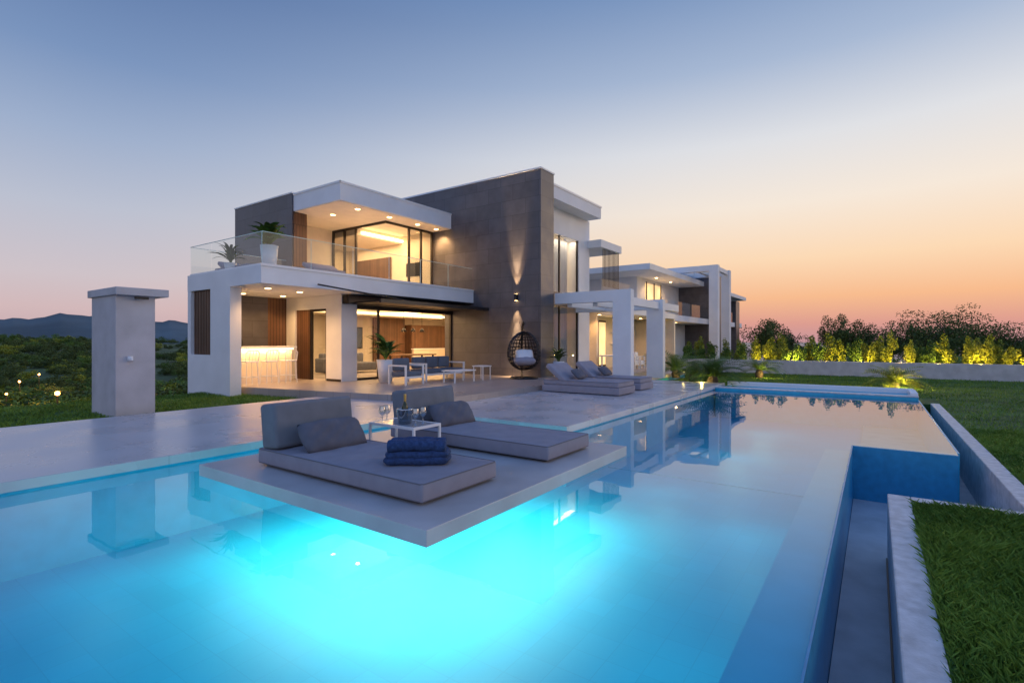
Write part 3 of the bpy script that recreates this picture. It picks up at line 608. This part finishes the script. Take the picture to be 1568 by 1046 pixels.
def tree(name,x,y,z,h,r,n,m,leaf=.2):
    p=empty(name)
    def limb(a,b,r0,r1):
        a=Vector(a);b=Vector(b); d=(b-a).normalized(); q=d.to_track_quat('Z','Y'); vs=[];fs=[]
        for t_,rr in ((0,r0),(1,r1)):
            for i_ in range(7): v=a.lerp(b,t_)+q@Vector((rr*math.cos(i_*.8976),rr*math.sin(i_*.8976),0)); vs.append(tuple(v))
        for i_ in range(7): fs.append((i_,(i_+1)%7,7+(i_+1)%7,7+i_))
        return vs,fs
    vs=[];fs=[]
    th=h*.35
    segs=[((x,y,z-.3),(x+.1,y,z+th),r*.07,r*.05)]
    for k in range(6):
        a=k*1.05+random.random(); segs.append(((x+.1,y,z+th*random.uniform(.7,1)),(x+math.cos(a)*r*.65,y+math.sin(a)*r*.65,z+h*random.uniform(.6,.85)),r*.035,r*.01))
    for s_ in segs:
        v,f=limb(*s_); o=len(vs); vs+=v; fs+=[tuple(i_+o for i_ in q) for q in f]
    me=bpy.data.meshes.new('trunk'); me.from_pydata(vs,[],fs); newobj('trunk',me,bark,p,True)
    npmesh('crown',leaves((x,y,z+h*.56),(r,r,h*.46),n,leaf,46,.15,(.22,.36)),4,m,p)
for (az_px,d,h,r) in ((1172,48,3.7,2.2),(1200,50,3.4,2.2),(1285,46,3.9,1.6),(1318,47,3.6,1.8),(1360,50,3.2,3),(1400,44,4.0,3.2),(1440,46,4.6,3.6),(1480,44,4.2,3.4),(1525,42,3.2,3.0),(1570,42,2.5,2.8),(1620,40,2.6,3),(1240,55,1.7,2.4)):
    s=(az_px-784)/790; x=d*(.818+.575*s); y=d*(.575-.818*s)
    tree('tree',x,y,-1.0+random.uniform(-.2,.2),h+.9,r,8000,leafD,leaf=.085)
Vs=[]
for k in range(80):
    x=random.uniform(37,44); y=random.uniform(-32,9); Vs.append(leaves((x,y,-.9+random.random()*.8),(1.5,1.5,1.4),520,.10,12))
npmesh('scrub',np.concatenate(Vs),4,leafG)
# valley woodland
vw=empty('valley_woodland'); protos=[]
for k in range(5):
    o=npmesh('canopy',leaves((0,0,.5),(.55,.55,.5),1700,.04,24),4,(leafD,leafG,leafD,leafY,leafG)[k],vw); protos.append(o.data); bpy.data.objects.remove(o)
for k in range(900):
    d=26*math.exp(random.random()**.75*3.0); s=random.uniform(-1.12,-.5); x=d*(.818+.575*s); y=d*(.575-.818*s)
    if y<20: continue
    o=bpy.data.objects.new('canopy',protos[random.choice((0,0,0,1,2,2,2,3,4))]); COL.objects.link(o); o.parent=vw; z=float(terr_h(x,y)); sz=random.uniform(1.8,3.6)*(1+d/260)
    o.location=(x,y,z-.3); o.scale=(sz*1.25,sz*1.25,sz*random.uniform(.6,.95)); o.rotation_euler=(0,0,random.uniform(0,6))
for k in range(50):
    x=random.uniform(-14,7); y=random.uniform(17.6,21); o=bpy.data.objects.new('canopy',protos[k%5]); COL.objects.link(o); o.parent=vw; o.location=(x,y,-1.7); sq=random.uniform(1.4,2.1); o.scale=(sq,sq,random.uniform(1.1,1.8)); o.rotation_euler=(0,0,random.uniform(0,6))
VL=empty('valley_lamp'); gm=mat('lamp_globe',(1,.7,.3),emit=(1,.46,.10),es=14)
def vlamp(px,d,z,pw,rr):
    s=(px-784)/790; x=d*(.818+.575*s); y=d*(.575-.818*s)
    lathe('globe',[(0,-rr),(rr*.75,-rr*.7),(rr,0),(rr*.75,rr*.7),(0,rr)],(x,y,z),gm,VL,10); tube('pole',[(x,y,z-3),(x,y,z-rr)],.04,metal,VL); point('lamp',(x,y-1.0,z+.5),pw,(1,.45,.1),.15,VL)
vlamp(88,30,-1.35,260,.13); vlamp(30,60,-3.0,900,.12); vlamp(150,75,-3.6,900,.14); vlamp(60,120,-6,2800,.2); vlamp(10,38,-2.2,260,.08)
# ---------------------------------------------------------------- grass blades
def grass(x0,x1,y0,y1,z,n,hh,ww,power=1):
    x=x0+(x1-x0)*rng.random(n)**power; y=rng.uniform(y0,y1,n); az=rng.uniform(0,6.28,n); h=hh*rng.uniform(.5,1.3,n)*(1+.35*np.sin(x*3.1+y*1.7)*np.sin(y*4.3-x)); lean=rng.normal(0,.45,(n,2))*h[:,None]
    wx=np.cos(az)*ww/2; wy=np.sin(az)*ww/2; zz=np.full(n,z)
    a=np.stack([x-wx,y-wy,zz],1); b=np.stack([x+wx,y+wy,zz],1); c=np.stack([x+wx*.7+lean[:,0]*.5,y+wy*.7+lean[:,1]*.5,zz+h*.6],1); d=np.stack([x+lean[:,0]*1.2,y+lean[:,1]*1.2,zz+h],1)
    return np.stack([a,b,c,d],1).reshape(-1,3)
G=[grass(2.2,7.17,-1.9,-.34,-.13,60000,.07,.008),grass(2.2,7.17,-4.2,-1.9,-.13,22000,.07,.010),grass(7.45,14,-4,-1.52,-.13,45000,.05,.009),grass(7.45,31.5,-16,-1.52,-.13,60000,.06,.018),grass(20.7,31.5,-1.5,7.6,-.13,30000,.06,.02),grass(-6,8.3,12.62,17,.06,50000,.06,.012)]
npmesh('grass',np.concatenate(G),4,bladeM,lw)
print('DONE')
